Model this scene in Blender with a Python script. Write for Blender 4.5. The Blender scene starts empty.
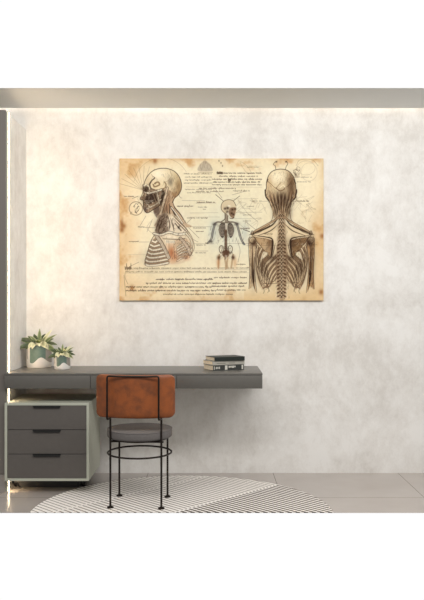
import bpy, bmesh, math, random
import numpy as np
from mathutils import Vector, Matrix
COL = bpy.context.scene.collection
R = math.radians

def lin(c):
    return tuple(((v/255+.055)/1.055)**2.4 if v/255 > .04045 else v/255/12.92 for v in c)

# ---------------------------------------------------------------- materials
def mat(name, c, rough=.6, metal=0, c2=None, scale=8, bump=0, bscale=60, lo=.35, hi=.65, stretch=None, spec=.5):
    m = bpy.data.materials.new(name); m.use_nodes = True; n = m.node_tree.nodes; l = m.node_tree.links
    b = n['Principled BSDF']; b.inputs['Base Color'].default_value = (*lin(c), 1)
    b.inputs['Roughness'].default_value = rough; b.inputs['Metallic'].default_value = metal; b.inputs['Specular IOR Level'].default_value = spec
    tc = n.new('ShaderNodeTexCoord'); src = tc.outputs['Object']
    if stretch:
        mp = n.new('ShaderNodeMapping'); mp.inputs['Scale'].default_value = stretch; l.new(src, mp.inputs[0]); src = mp.outputs[0]
    if c2:
        t = n.new('ShaderNodeTexNoise'); t.inputs['Scale'].default_value = scale; t.inputs['Detail'].default_value = 6; t.inputs['Roughness'].default_value = .62
        l.new(src, t.inputs[0]); r = n.new('ShaderNodeValToRGB'); l.new(t.outputs['Fac'], r.inputs[0])
        r.color_ramp.elements[0].position = lo; r.color_ramp.elements[0].color = (*lin(c), 1)
        r.color_ramp.elements[1].position = hi; r.color_ramp.elements[1].color = (*lin(c2), 1)
        l.new(r.outputs[0], b.inputs['Base Color'])
    if bump:
        t = n.new('ShaderNodeTexNoise'); t.inputs['Scale'].default_value = bscale; t.inputs['Detail'].default_value = 4; l.new(src, t.inputs[0])
        bp = n.new('ShaderNodeBump'); bp.inputs['Strength'].default_value = bump; bp.inputs['Distance'].default_value = .004
        l.new(t.outputs['Fac'], bp.inputs['Height']); l.new(bp.outputs[0], b.inputs['Normal'])
    return m
def emit(name, c, s):
    m = bpy.data.materials.new(name); m.use_nodes = True; n = m.node_tree.nodes; b = n['Principled BSDF']
    b.inputs['Base Color'].default_value = (.8, .8, .8, 1); b.inputs['Emission Color'].default_value = (*lin(c), 1); b.inputs['Emission Strength'].default_value = s
    return m
class NT:
    def __init__(s, m): s.m = m; s.n = m.node_tree.nodes; s.l = m.node_tree.links
    def __call__(s, t, **k):
        x = s.n.new(t)
        for a, v in k.items(): setattr(x, a, v)
        return x
    def math(s, op, a, b=None, clamp=False):
        x = s.n.new('ShaderNodeMath'); x.operation = op; x.use_clamp = clamp
        for i, v in enumerate((a, b)):
            if v is None: continue
            if isinstance(v, (int, float)): x.inputs[i].default_value = v
            else: s.l.new(v, x.inputs[i])
        return x.outputs[0]

def wall_material():
    m = mat('pale plaster', (228,226,222), .85, bump=.12, bscale=40, spec=.2); N = NT(m); b = N.n['Principled BSDF']
    tc = N('ShaderNodeTexCoord')
    def noise(sc, det, rough, stretch=(1,1,1)):
        mp = N('ShaderNodeMapping'); mp.inputs['Scale'].default_value = stretch; N.l.new(tc.outputs['Object'], mp.inputs[0])
        t = N('ShaderNodeTexNoise'); t.inputs['Scale'].default_value = sc; t.inputs['Detail'].default_value = det; t.inputs['Roughness'].default_value = rough
        t.inputs['Distortion'].default_value = .25; N.l.new(mp.outputs[0], t.inputs[0]); return t.outputs['Fac']
    big = noise(2.2, 8, .68, (1,1,.85)); fine = noise(26, 8, .8, (1,1,.6)); mid = noise(7, 8, .75, (1,1,.75))
    h = N.math('ADD', N.math('MULTIPLY', big, .5), N.math('ADD', N.math('MULTIPLY', fine, .22), N.math('MULTIPLY', mid, .28)))
    r = N('ShaderNodeValToRGB'); N.l.new(h, r.inputs[0]); e = r.color_ramp.elements
    e[0].position = .42; e[0].color = (*lin(WALL_DARK), 1); e[1].position = .57; e[1].color = (*lin(WALL_LIGHT), 1)
    x = e.new(.49); x.color = (*lin(WALL_MID), 1)
    N.l.new(r.outputs[0], b.inputs['Base Color']); return m
def floor_material():
    m = mat('stone tile', (168,160,153), .22, spec=.5); N = NT(m); b = N.n['Principled BSDF']
    tc = N('ShaderNodeTexCoord'); sp = N('ShaderNodeSeparateXYZ'); N.l.new(tc.outputs['Object'], sp.inputs[0])
    def line(out, off, period, w):
        a = N.math('ADD', out, 50*period-off); f = N.math('FRACT', N.math('DIVIDE', a, period))
        d = N.math('MINIMUM', f, N.math('SUBTRACT', 1.0, f)); return N.math('LESS_THAN', d, w/period)
    g = N.math('MAXIMUM', line(sp.outputs[0], .432, .883, .0022), line(sp.outputs[1], -.662, .883, .0025))
    t = N('ShaderNodeTexNoise'); t.inputs['Scale'].default_value = 3; t.inputs['Detail'].default_value = 6; N.l.new(tc.outputs['Object'], t.inputs[0])
    r = N('ShaderNodeValToRGB'); N.l.new(t.outputs['Fac'], r.inputs[0])
    r.color_ramp.elements[0].position = .3; r.color_ramp.elements[0].color = (*lin(FLOOR_A), 1); r.color_ramp.elements[1].position = .7; r.color_ramp.elements[1].color = (*lin(FLOOR_B), 1)
    mx = N('ShaderNodeMix', data_type='RGBA'); N.l.new(g, mx.inputs['Factor']); N.l.new(r.outputs[0], mx.inputs['A']); mx.inputs['B'].default_value = (*lin((120,112,105)), 1)
    N.l.new(mx.outputs['Result'], b.inputs['Base Color']); return m
def rug_material():
    m = mat('striped rug wool', (235,228,220), .95, spec=.1); N = NT(m); b = N.n['Principled BSDF']
    tc = N('ShaderNodeTexCoord'); sp = N('ShaderNodeSeparateXYZ'); N.l.new(tc.outputs['Object'], sp.inputs[0])
    x, y = sp.outputs[0], sp.outputs[1]; u = N.math('ADD', x, y); v = N.math('SUBTRACT', x, y)    # stripes run along v
    f = N.math('FRACT', N.math('DIVIDE', N.math('ADD', u, 10), .0465))
    k = N.math('DIVIDE', N.math('SUBTRACT', v, .077), .705)          # bands 0.5 m wide
    c = N.math('GREATER_THAN', k, 1.0)
    duty = N.math('ADD', .23, N.math('ADD', N.math('MULTIPLY', c, .22), N.math('MULTIPLY', N.math('GREATER_THAN', k, 0.0), .08))); stripe = N.math('LESS_THAN', f, duty)
    d = N.math('MINIMUM', N.math('ABSOLUTE', k), N.math('ABSOLUTE', N.math('SUBTRACT', k, 1.0)))
    s = N.math('MULTIPLY', stripe, N.math('GREATER_THAN', d, .012))
    mx = N('ShaderNodeMix', data_type='RGBA'); N.l.new(s, mx.inputs['Factor']); mx.inputs['A'].default_value = (*lin(RUG_L), 1); dk = N('ShaderNodeMix', data_type='RGBA'); N.l.new(c, dk.inputs['Factor']); dk.inputs['A'].default_value = (*lin((136,125,115)), 1); dk.inputs['B'].default_value = (*lin(RUG_D), 1)
    N.l.new(dk.outputs['Result'], mx.inputs['B']); N.l.new(mx.outputs['Result'], b.inputs['Base Color']); return m
def pot_material():
    # white pot with a sage glaze whose lower edge runs down in drips
    m = mat('two tone glaze', (225,222,215), .35); N = NT(m); b = N.n['Principled BSDF']
    tc = N('ShaderNodeTexCoord'); sp = N('ShaderNodeSeparateXYZ'); N.l.new(tc.outputs['Generated'], sp.inputs[0])
    gx = N.math('SUBTRACT', sp.outputs[0], .5)
    w = N.math('MULTIPLY', N.math('SINE', N.math('MULTIPLY', gx, 8.7)), .13)
    top = N.math('GREATER_THAN', sp.outputs[2], N.math('ADD', .34, w))
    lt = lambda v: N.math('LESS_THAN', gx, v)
    gap = N.math('ADD', lt(-.43), N.math('SUBTRACT', lt(-.27), lt(-.38)))  # upright white stripes at the left: reflective highlights painted into the glaze
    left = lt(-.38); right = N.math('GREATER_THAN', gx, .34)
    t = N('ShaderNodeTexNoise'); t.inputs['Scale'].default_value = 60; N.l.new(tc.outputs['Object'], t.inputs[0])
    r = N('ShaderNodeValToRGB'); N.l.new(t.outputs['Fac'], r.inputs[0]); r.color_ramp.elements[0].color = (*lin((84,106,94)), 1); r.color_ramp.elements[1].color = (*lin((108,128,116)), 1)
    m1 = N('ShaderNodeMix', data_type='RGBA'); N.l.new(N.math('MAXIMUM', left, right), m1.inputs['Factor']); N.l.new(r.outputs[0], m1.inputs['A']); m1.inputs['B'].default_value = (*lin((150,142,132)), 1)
    f = N.math('MULTIPLY', top, N.math('SUBTRACT', 1.0, gap))
    m2 = N('ShaderNodeMix', data_type='RGBA'); N.l.new(f, m2.inputs['Factor']); m2.inputs['A'].default_value = (*lin((226,222,214)), 1); N.l.new(m1.outputs['Result'], m2.inputs['B'])
    N.l.new(m2.outputs['Result'], b.inputs['Base Color']); return m
def leaf_material():
    m = mat('variegated leaf', (70,90,50), .45); N = NT(m); b = N.n['Principled BSDF']
    a = N('ShaderNodeVertexColor'); a.layer_name = 'tint'; N.l.new(a.outputs[0], b.inputs['Base Color']); return m
def print_material():
    m = mat('printed canvas', (230,215,180), .8, spec=.15); N = NT(m); b = N.n['Principled BSDF']
    a = N('ShaderNodeVertexColor'); a.layer_name = 'print'
    g = N('ShaderNodeMix', data_type='RGBA', blend_type='MULTIPLY'); g.inputs['Factor'].default_value = 1; N.l.new(a.outputs[0], g.inputs['A']); g.inputs['B'].default_value = (PRINT_GAIN, PRINT_GAIN, PRINT_GAIN, 1)
    N.l.new(g.outputs['Result'], b.inputs['Base Color']); return m

# ---------------------------------------------------------------- mesh helpers
def box(bm, x0, x1, y0, y1, z0, z1, bev=0, seg=2):
    g = bmesh.ops.create_cube(bm, size=1)['verts']
    for v in g: v.co = Vector(((x0+x1)/2+v.co.x*(x1-x0), (y0+y1)/2+v.co.y*(y1-y0), (z0+z1)/2+v.co.z*(z1-z0)))
    if bev:
        es = list({e for v in g for e in v.link_edges}); bmesh.ops.bevel(bm, geom=es, offset=bev, segments=seg, affect='EDGES', profile=.5)
def frame_pts(pts, closed=False):
    P = [Vector(p) for p in pts]; n = len(P); out = []; ref = None
    for i, p in enumerate(P):
        a = P[(i-1) % n] if (closed or i) else p; b = P[(i+1) % n] if (closed or i < n-1) else p
        t = (b-a).normalized()
        if ref is None: ref = t.orthogonal().normalized()
        ref = (ref-t*ref.dot(t)).normalized(); out.append((p, ref.copy(), t.cross(ref)))
    return out
def tube(bm, pts, r, seg=10, closed=False):
    rings = []
    for p, a, b in frame_pts(pts, closed): rings.append([bm.verts.new(p+a*math.cos(2*math.pi*k/seg)*r+b*math.sin(2*math.pi*k/seg)*r) for k in range(seg)])
    n = len(rings)
    for i in range(n if closed else n-1):
        A, B = rings[i], rings[(i+1) % n]; off = 0
        if closed and i == n-1:
            off = min(range(seg), key=lambda o: (A[0].co-B[o].co).length)
        for k in range(seg): bm.faces.new((A[k], A[(k+1) % seg], B[(k+1+off) % seg], B[(k+off) % seg]))
    if not closed: bm.faces.new(rings[0][::-1]); bm.faces.new(rings[-1])
def lathe(bm, prof, seg=40, c=(0,0)):
    rings = []
    for r, z in prof: rings.append([bm.verts.new((c[0]+r*math.cos(2*math.pi*k/seg), c[1]+r*math.sin(2*math.pi*k/seg), z)) for k in range(seg)])
    for A, B in zip(rings, rings[1:]):
        for k in range(seg): bm.faces.new((A[k], A[(k+1) % seg], B[(k+1) % seg], B[k]))
    bm.faces.new(rings[0][::-1]); bm.faces.new(rings[-1])
def obj(name, bm, m, parent=None, smooth=False, loc=None):
    bmesh.ops.recalc_face_normals(bm, faces=bm.faces)
    me = bpy.data.meshes.new(name); bm.to_mesh(me); bm.free(); me.materials.append(m)
    if smooth:
        me.polygons.foreach_set('use_smooth', [True]*len(me.polygons))
        me.set_sharp_from_angle(angle=R(38))
    o = bpy.data.objects.new(name, me); COL.objects.link(o)
    if parent is not None: o.parent = parent
    if loc: o.location = loc
    return o
def B(name, args, m, parent=None, bev=0, loc=None):
    bm = bmesh.new(); box(bm, *args, bev=bev); return obj(name, bm, m, parent, loc=loc, smooth=bev > 0)
def thing(name, label, cat, loc=(0,0,0), rz=0, group=None):
    o = bpy.data.objects.new(name, None); COL.objects.link(o); o.location = loc; o.rotation_euler = (0, 0, rz); o.empty_display_size = .1
    o['label'] = label; o['category'] = cat
    if group: o['group'] = group
    return o
def tag(o, label, cat, group=None):
    o['label'] = label; o['category'] = cat
    if group: o['group'] = group
    return o
def struct(name, bm, m):
    o = obj(name, bm, m); o['kind'] = 'structure'; return o

WALL_DARK, WALL_MID, WALL_LIGHT = (216,212,205), (228,225,219), (238,236,231)
FLOOR_A, FLOOR_B = (173,165,158), (182,174,167)
RUG_L, RUG_D = (250,245,238), (98,88,80)
PRINT_GAIN = 1.0
# ---------------------------------------------------------------- the printed drawing
AX0, AY0, AX1, AY1, AK = 119.5, 158.5, 323.5, 300.5, 4
def paint_print():
    W, H = int((AX1-AX0)*AK), int((AY1-AY0)*AK)
    rg = np.random.default_rng(5)
    X, Y = np.meshgrid(AX0+(np.arange(W)+.5)/AK, AY0+(np.arange(H)+.5)/AK)
    def noise(cell, seed):
        r = np.random.default_rng(seed)
        gw, gh = int(204/cell)+3, int(142/cell)+3
        g = r.random((gh, gw)); u = (X-AX0)/cell; v = (Y-AY0)/cell
        i = np.floor(u).astype(int); j = np.floor(v).astype(int); fu = u-i; fv = v-j
        fu = fu*fu*(3-2*fu); fv = fv*fv*(3-2*fv)
        return (g[j,i]*(1-fu)+g[j,i+1]*fu)*(1-fv)+(g[j+1,i]*(1-fu)+g[j+1,i+1]*fu)*fv
    def fbm(cell, seed): return (noise(cell, seed)*.5+noise(cell/2, seed+1)*.27+noise(cell/4, seed+2)*.15+noise(cell/8, seed+3)*.08)
    img = np.zeros((H, W, 3)); C3 = lambda c: np.array(c)/255.
    base = fbm(30, 1)[..., None]
    img[:] = C3((240,229,198))*(1-base)+C3((226,210,172))*base
    def mix(m, col, a):
        m = np.clip(m, 0, 1)*a; img[:] = img*(1-m[..., None])+C3(col)*m[..., None]
    # cool pale middle, foxed edges and corners
    def blob(cx, cy, rx, ry, col, a, clip=None, p=1.0):
        d = ((X-cx)/rx)**2+((Y-cy)/ry)**2; m = np.exp(-d*p)
        if clip is not None: m = m*clip
        mix(m, col, a)
    blob(215, 215, 60, 45, (214,210,180), .55)
    e = np.minimum(np.minimum(X-AX0, AX1-X)/16, np.minimum(Y-AY0, AY1-Y)/10)
    mix(np.exp(-e*2.6)*(.1+.9*fbm(12, 9)), (200,156,100), .65)
    n = fbm(14, 21)
    for cx, cy, rx, ry, a in [(124,166,20,14,.55),(127,235,10,34,.5),(130,290,22,14,.45),(318,240,9,26,.75),(316,285,11,20,.6),
                              (150,160,20,4,.5),(237,164,10,5,.35),(300,298,40,7,.5),(230,262,10,7,.35),(120,262,5,14,.5),(215,299,40,5,.35)]:
        blob(cx, cy, rx, ry, (212,166,108), a*.75)
    mix(np.clip((n-.58)*5, 0, 1)*np.clip(1.5-e, 0, 1), (190,128,66), .6)
    for cx, cy in [(155,161),(124,226),(122,230),(322,236),(321,292),(304,299),(132,288)]: blob(cx, cy, 2.2, 2.6, (150,92,48), .75)
    blob(122,224,1.5,5,(140,84,44),.7)
    def spline(P, n=7, closed=False):
        P = [np.array(p, float) for p in P]
        if len(P) < 3 and not closed: return P
        Q = [P[-1]]+P+[P[0], P[1]] if closed else [2*P[0]-P[1]]+P+[2*P[-1]-P[-2]]
        out = []
        for k in range(1, len(Q)-2):
            a, b, c, d = Q[k-1], Q[k], Q[k+1], Q[k+2]
            for t in np.arange(n)/n:
                out.append(.5*((2*b)+(c-a)*t+(2*a-5*b+4*c-d)*t*t+(3*b-a-3*c+d)*t**3))
        out.append(Q[-2]); return out
    INK = (58,44,34)
    def dist(pts, w, taper):
        P = np.array(pts); pad = w+1
        i0 = max(0, int((P[:,0].min()-pad-AX0)*AK)); i1 = min(W, int((P[:,0].max()+pad-AX0)*AK)+1)
        j0 = max(0, int((P[:,1].min()-pad-AY0)*AK)); j1 = min(H, int((P[:,1].max()+pad-AY0)*AK)+1)
        if i1 <= i0 or j1 <= j0: return None
        x = X[j0:j1, i0:i1]; y = Y[j0:j1, i0:i1]; cov = np.zeros_like(x); N = len(P)-1
        for k in range(N):
            a, b = P[k], P[k+1]; d = b-a; L = d@d+1e-9
            ww = w*(1 if not taper else .35+1.0*math.sin(math.pi*(k+.5)/N))
            ax0 = max(0, int((min(a[0],b[0])-pad-AX0)*AK)-i0); ax1 = int((max(a[0],b[0])+pad-AX0)*AK)-i0+1
            ay0 = max(0, int((min(a[1],b[1])-pad-AY0)*AK)-j0); ay1 = int((max(a[1],b[1])+pad-AY0)*AK)-j0+1
            if ax1 <= ax0 or ay1 <= ay0: continue
            xs = x[ay0:ay1, ax0:ax1]; ys = y[ay0:ay1, ax0:ax1]
            t = np.clip(((xs-a[0])*d[0]+(ys-a[1])*d[1])/L, 0, 1)
            dd = np.hypot(xs-a[0]-t*d[0], ys-a[1]-t*d[1])
            c = np.clip((ww/2-dd)*AK+.5, 0, 1)
            cov[ay0:ay1, ax0:ax1] = np.maximum(cov[ay0:ay1, ax0:ax1], c)
        return cov, slice(j0, j1), slice(i0, i1)
    def S(P, w=.6, col=INK, a=.85, closed=False, taper=False, smooth=True):
        r = dist(spline(P, closed=closed) if smooth else P, w, taper)
        if r is None: return
        m, sj, si = r; m = m[..., None]*a
        img[sj, si] = img[sj, si]*(1-m)+C3(col)*m
    def blur(m, r):
        r = int(r*AK)
        if r < 1: return m
        for ax in (0, 1):
            for _ in range(2):
                p = np.pad(m, [(r+1, r) if k == ax else (0, 0) for k in (0, 1)], mode='edge').cumsum(ax)
                n = m.shape[ax]
                m = (np.take(p, range(2*r+1, 2*r+1+n), ax)-np.take(p, range(0, n), ax))/(2*r+1)
        return m
    def mask(P, b=0.0, closed=True, smooth=True):
        P = np.array(spline(P, closed=True) if smooth else P); m = np.zeros((H, W), bool)
        for k in range(len(P)):
            (x1, y1), (x2, y2) = P[k], P[(k+1) % len(P)]
            if abs(y1-y2) < 1e-9: continue
            m ^= ((Y < y1) != (Y < y2)) & (X < (x2-x1)*(Y-y1)/(y2-y1)+x1)
        return blur(m.astype(float), b)
    def F(P, col, a=1.0, b=0.0, smooth=True): m = mask(P, b, smooth=smooth); mix(m, col, a); return m
    def band(P, w, fill, edge=INK, fa=.9, ea=.8, ew=.4, taper=False):     # a bone: pale stroke with inked edges
        S(P, w+2*ew, edge, ea, taper=taper); S(P, w, fill, fa, taper=taper)
    def T(x0, x1, y, h=1.2, a=.7, seed=0, col=(70,52,38), w=.29):          # illegible cursive
        r = np.random.default_rng(seed+int(y*10)); x = x0
        while x < x1-1:
            L = min(r.uniform(2.5, 11), x1-x); pts = []; n = max(6, int(L/.27))
            for k in range(n):
                up = r.uniform(.2, .9)*(2.3 if r.random() < .13 else 1)
                pts.append((x+L*k/n+r.uniform(-.15, .15), y+(h*.45*up if k % 2 else -h*.55*up)))
            S(pts, w, col, a*r.uniform(.7, 1)); x += L+r.uniform(.5, 1.1)
    def hatch(P, n, col=INK, a=.4, w=.3, ang=60, seed=3):                  # short pen hatching in a shape
        r = np.random.default_rng(seed); P = np.array(P); x0, y0 = P.min(0); x1, y1 = P.max(0); m = mask(P)
        c, s = math.cos(math.radians(ang)), -math.sin(math.radians(ang))
        for _ in range(n):
            x, y = r.uniform(x0, x1), r.uniform(y0, y1); L = r.uniform(1, 3)
            j, i = int((y-AY0)*AK), int((x-AX0)*AK)
            if 0 <= j < H and 0 <= i < W and m[j, i] > .5: S([(x-c*L/2, y-s*L/2), (x+.2, y), (x+c*L/2, y+s*L/2)], w, col, a)
    # -------- construction lines, circles and notes behind the figures
    def circ(cx, cy, r, w=.3, a=.4, ry=None, t0=0, t1=360, col=(110,84,60)):
        ry = ry or r; S([(cx+r*math.cos(math.radians(t)), cy+ry*math.sin(math.radians(t))) for t in np.linspace(t0, t1, 25)], w, col, a)
    for k in range(9):
        a0 = math.radians(195+k*13); S([(143, 190), (143+24*math.cos(a0), 190+24*math.sin(a0))], .35, (120,84,56), .45, smooth=False)
    circ(162, 186, 28, t0=190, t1=330, a=.4); circ(160, 190, 24, ry=24, t0=100, t1=160, a=.35)
    circ(136, 208.5, 6.8, w=.5, a=.75); circ(136, 208.5, 6.2, w=.3, a=.4)
    for k in range(14): 
        x, y = 136+rg.uniform(-4, 4), 208.5+rg.uniform(-4, 4); S([(x, y), (x+rg.uniform(-2, 2), y+rg.uniform(-2, 2)), (x+rg.uniform(-3, 3), y+rg.uniform(-3, 3))], .4, INK, .55)
    # faint dome
    dm = [(198.5,171),(199,166),(202,162.5),(205,161),(208,162.5),(211,166),(212,171)]
    F(dm, (150,135,122), .5, .4); hatch(dm, 40, (110,96,84), .4, ang=90); S([(205,161),(205,158.6)], .5, (120,105,90), .6, smooth=False)
    S([(198,172.5),(212.5,172.5)], .6, (130,112,96), .5, smooth=False)
    for x, y in [(221,163),(219,161),(222.5,166)]: blob(x, y, .5, .8, (90,66,50), .8)
    # the pale halo of figure tints
    blob(178, 222, 16, 22, (222,214,188), .6); blob(229, 232, 20, 22, (206,212,196), .65); blob(213,232,4,10,(140,160,170),.35); blob(245,232,4,10,(150,166,172),.3)
    # flowering sketch and lines right of the big head
    for cx, cy, r in [(297,172,3),(297,175,2),(298,169,2)]: circ(cx, cy, r, w=.5, a=.45)
    for k in range(16): S([(296+rg.uniform(-3,3), 173+rg.uniform(-4,4)), (296+rg.uniform(-3,3), 173+rg.uniform(-4,4))], .4, INK, .35, smooth=False)
    circ(306, 168, 9, a=.35, ry=7); circ(309, 172, 8, a=.3, ry=9); S([(296,166),(300,160),(312,160),(318,166)], .35, (110,84,60), .45)
    for k in range(22):
        x, y = rg.uniform(240, 262), rg.uniform(196, 226); S([(x, y), (x+rg.uniform(-6, 6), y+rg.uniform(-5, 5)), (x+rg.uniform(-9, 9), y+rg.uniform(-7, 7))], .28, (120,98,74), .4)
        x, y = rg.uniform(296, 312), rg.uniform(200, 226); S([(x, y), (x+rg.uniform(-6, 6), y+rg.uniform(-5, 5)), (x+rg.uniform(-9, 9), y+rg.uniform(-7, 7))], .28, (120,98,74), .35)
    S([(252,174),(247,166),(240,162),(246,172),(252,174)], .3, (110,90,68), .4)
    # -------- writing
    for k, (x0, x1, y, h, a) in enumerate([
        (184,212,174,1.0,.6),(185,212,177.2,1.0,.6),(185,212,180.2,1.0,.6),(184,213,183.2,1.0,.6),(185,212,189.5,.8,.5),(187,211,192.8,.9,.5),
        (217,262,173.3,1.4,.85),(219,258,176.4,1.1,.8),(212,262,179.4,1.4,.85),(213,262,182.3,1.2,.85),(212,262,184.9,1.1,.75),(199,236,188.6,1.2,.65),(196,224,191.6,1.2,.65),(233,250,191.0,1.2,.65),
        (247,259,167.4,.7,.45),(197,215,202.3,1.2,.8),(198,207,207.2,.9,.6),(203,208,209.5,.8,.6),(252,262,201.2,1.0,.65),(177,194,206.3,1.4,.8),(187,208,218,1.0,.75),
        (193,206,228,.9,.7),(196,204,231.5,.9,.7),(196,206,245,.9,.65),(195,207,252.8,1.0,.6),(138,145,227,1.2,.8),(129,139,241.6,1.2,.8),(124,134,196.5,1.2,.7),
        (297,309,201.2,1.2,.75),(294,312,177.4,.8,.55),(297,311,182,.8,.5),(240,250,228.5,1.4,.75),(243,252,215,.8,.5),(243,251,221,.8,.5),(247,254,206.5,.8,.5),(236,246,264.3,1.0,.7),
        (128,214,268.2,1.2,.7),(126,247,271.8,1.1,.6),(156,214,279.3,1.4,.85),(214,247,277.6,1.4,.8),(146,247,283.2,1.4,.9),(126,212,286.9,1.4,.9),(212,245,286.2,1.4,.85),
        (126,216,290.6,1.5,.85),(216,246,290.0,1.4,.8),(163,233,294.2,1.2,.7),(214,250,268.0,1.0,.65)]): T(x0, x1, y, h, a, seed=k)
    T(217, 223, 173, 3.0, .9, 77, w=.6); T(125, 133, 268, 4.2, .7, 78, w=.45); T(228, 231, 180, 4, .8, 79, w=.6)
    for x0, x1, y, a in [(128,250,269.8,.5),(126,250,273,.35),(186,262,187,.3),(182,205,200.6,.5),(196,216,203.2,.6),(190,218,213,.35),(190,220,217,.3),(230,262,212.5,.4),(230,262,218.5,.35),
                         (186,212,226.5,.5),(145,156,227.5,.6),(139,152,242,.5),(188,214,243.5,.5),(225,262,243.5,.45),(190,208,251,.4),(232,258,199,.3),(262,272,201.5,.4),(290,297,201.5,.4),(128,150,254.5,.2),(240,262,166,.25),(132,141,197,.4)]:
        S([(x0, y), (x1, y+rg.uniform(-.4, .4))], .32, (84,64,48), a, smooth=False)
    for P in [[(176,188),(180,197),(182,198)],[(214,187),(222,198)],[(232,195),(246,191)],[(146,216),(140,226)],[(152,221),(147,232)],[(183,222),(199,238)],[(187,236),(198,242)],[(186,224),(192,218)],[(139,262),(128,268),(125,276),(128,284)],[(124,275),(126,296)],
              [(236,238),(240,250),(238,262)],[(246,212),(258,222)],[(256,230),(246,222)]]: S(P, .35, (90,66,50), .6)
    BONE, LITE, MID, DK = (226,214,184), (238,230,206), (160,132,100), (72,54,42)
    # -------- left: skull and torso in profile
    c1 = lambda L: [(135+x/7.57, 165+y/7.57) for x, y in L]
    cran = c1([(62,185),(68,150),(82,108),(112,65),(150,38),(200,26),(250,29),(300,50),(335,90),(352,140),(350,185),(330,225),(300,252),(280,280),(235,260),(190,200),(120,205),(85,215)])
    cm = F(cran, (222,204,164), .95, .2)
    blob(158, 174, 9, 6, (242,232,204), .9, cm); blob(179, 186, 4.5, 12, (150,118,78), .8, cm); blob(174, 196, 7, 5, (140,100,66), .8, cm); blob(170.5,182,2.6,4,(120,108,92),.75,cm); blob(176,176,4,5,(200,182,138),.6,cm)
    blob(148, 180, 4, 6, (212,190,150), .6, cm)
    face = c1([(60,185),(62,225),(40,255),(66,272),(60,300),(75,350),(98,362),(135,338),(195,305),(240,260),(235,190),(150,185),(90,165)])
    fm = F(face, (150,124,98), .95, .15)
    neck = c1([(235,180),(290,240),(290,290),(310,330),(355,390),(390,440),(420,470),(160,470),(175,400),(140,345),(195,305)])
    nm = F(neck, (190,160,126), .85, .3)
    blob(167,206,4,9,(140,96,66),.6,nm); blob(176,222,6,6,(222,206,176),.8,nm)
    S(c1([(140,88),(148,100),(128,118),(112,150),(125,178),(150,185)]), 1.1, DK, .8, taper=True); S(c1([(150,140),(175,130),(185,150),(150,165),(140,150)]), 1.6, (120,90,60), .7)
    S(c1([(225,130),(250,120),(275,85),(270,55),(262,30)]), .45, MID, .7); S(c1([(125,72),(138,92)]), .5, MID, .7)
    S(c1([(225,130),(235,150),(225,175),(190,185)]), 1.3, (120,90,60), .7)
    S(c1([(62,185),(68,150),(82,108),(112,65),(150,38),(200,26),(250,29),(300,50),(335,90),(352,140),(350,185),(330,225),(300,252),(285,285)]), .7, DK, .9)
    blob(*c1([(84,183)])[0], 2.6, 3.2, (40,30,24), .95); S(c1([(62,160),(85,150),(105,165),(112,195),(95,212),(70,205)]), .8, LITE, .75); blob(*c1([(88,180)])[0], .9, 1.1, (120,96,74), .8)
    S(c1([(60,150),(62,185),(58,215),(42,250),(40,260),(62,268)]), .6, DK, .9)
    S(c1([(62,270),(66,300),(64,325),(78,352),(98,362),(140,338),(192,305),(200,290)]), .8, DK, .9)
    band(c1([(95,212),(120,212),(160,200),(200,188)]), 1.5, LITE, DK)
    for P in [[(85,250),(110,240),(130,215)],[(75,265),(100,262),(125,250)],[(110,240),(120,290)],[(130,235),(150,280)],[(150,225),(165,270)],[(95,225),(90,262)]]: S(c1(P), 1.2, (50,38,32), .8, taper=True)
    F(c1([(85,235),(130,225),(150,255),(120,290),(80,285)]), (64,50,44), .75, .5)
    F(c1([(205,200),(225,215),(200,300),(190,290)]), (44,34,28), .8, .4)
    for P in [[(90,330),(120,318),(170,290),(195,262)],[(165,200),(175,240),(185,290)],[(85,290),(100,300),(110,320)]]: band(c1(P), 1.3, BONE, DK, ew=.3)
    for k in range(7): x = 78+k*9; S(c1([(x,268),(x+2,288)]), .5, LITE, .7, smooth=False)
    S(c1([(72,285),(100,292),(150,270)]), .5, (40,30,26), .8)
    blob(*c1([(80,335)])[0], 1.4, 2.6, (70,60,66), .7)
    F(c1([(140,345),(185,318),(180,380),(165,400)]), (90,74,70), .7, .3)
    F(c1([(200,380),(240,370),(235,460),(180,460)]), (86,70,58), .85, .4)
    band(c1([(245,175),(232,230),(205,330),(172,440)]), 1.9, (216,196,164), DK, ew=.5); band(c1([(262,200),(248,260),(225,330),(205,400)]), 1.0, (190,156,120), DK, ew=.3)
    for P in [[(285,275),(300,320),(345,375),(385,440)],[(255,300),(290,350),(335,430)],[(262,290),(262,360),(275,440)],[(270,310),(300,380),(320,450)],[(240,300),(245,380),(250,450)]]: S(c1(P), .9, DK, .75, taper=True)
    band(c1([(275,320),(310,365),(360,440)]), 1.0, LITE, DK, ew=.4)
    hatch(c1([(270,170),(345,190),(300,250),(285,290),(240,250)]), 60, DK, .3, ang=70); hatch(c1([(245,120),(290,90),(330,150),(300,230)]), 40, DK, .22, ang=100)
    S(c1([(25,235),(-20,255)]), .4, INK, .6, smooth=False)
    c2 = lambda L: [(140+x/7.07, 215+y/7.07) for x, y in L]
    tor = c2([(130,0),(240,0),(290,55),(340,110),(375,170),(382,235),(345,300),(300,340),(220,345),(190,355),(110,355),(40,350),(35,325),(52,265),(78,185),(105,135)])
    tm = F(tor, (214,196,164), .85, .6)
    F(c2([(135,10),(195,0),(200,120),(115,125)]), (128,108,92), .85, .5); F(c2([(200,20),(250,20),(330,110),(290,125),(205,112)]), (220,206,180), .85, .4)
    for k in range(70):
        x, y = rg.uniform(135, 195), rg.uniform(10, 118); blob(*c2([(x, y)])[0], .35, .45, (60,46,38) if k % 2 else (210,190,160), .8)
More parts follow.
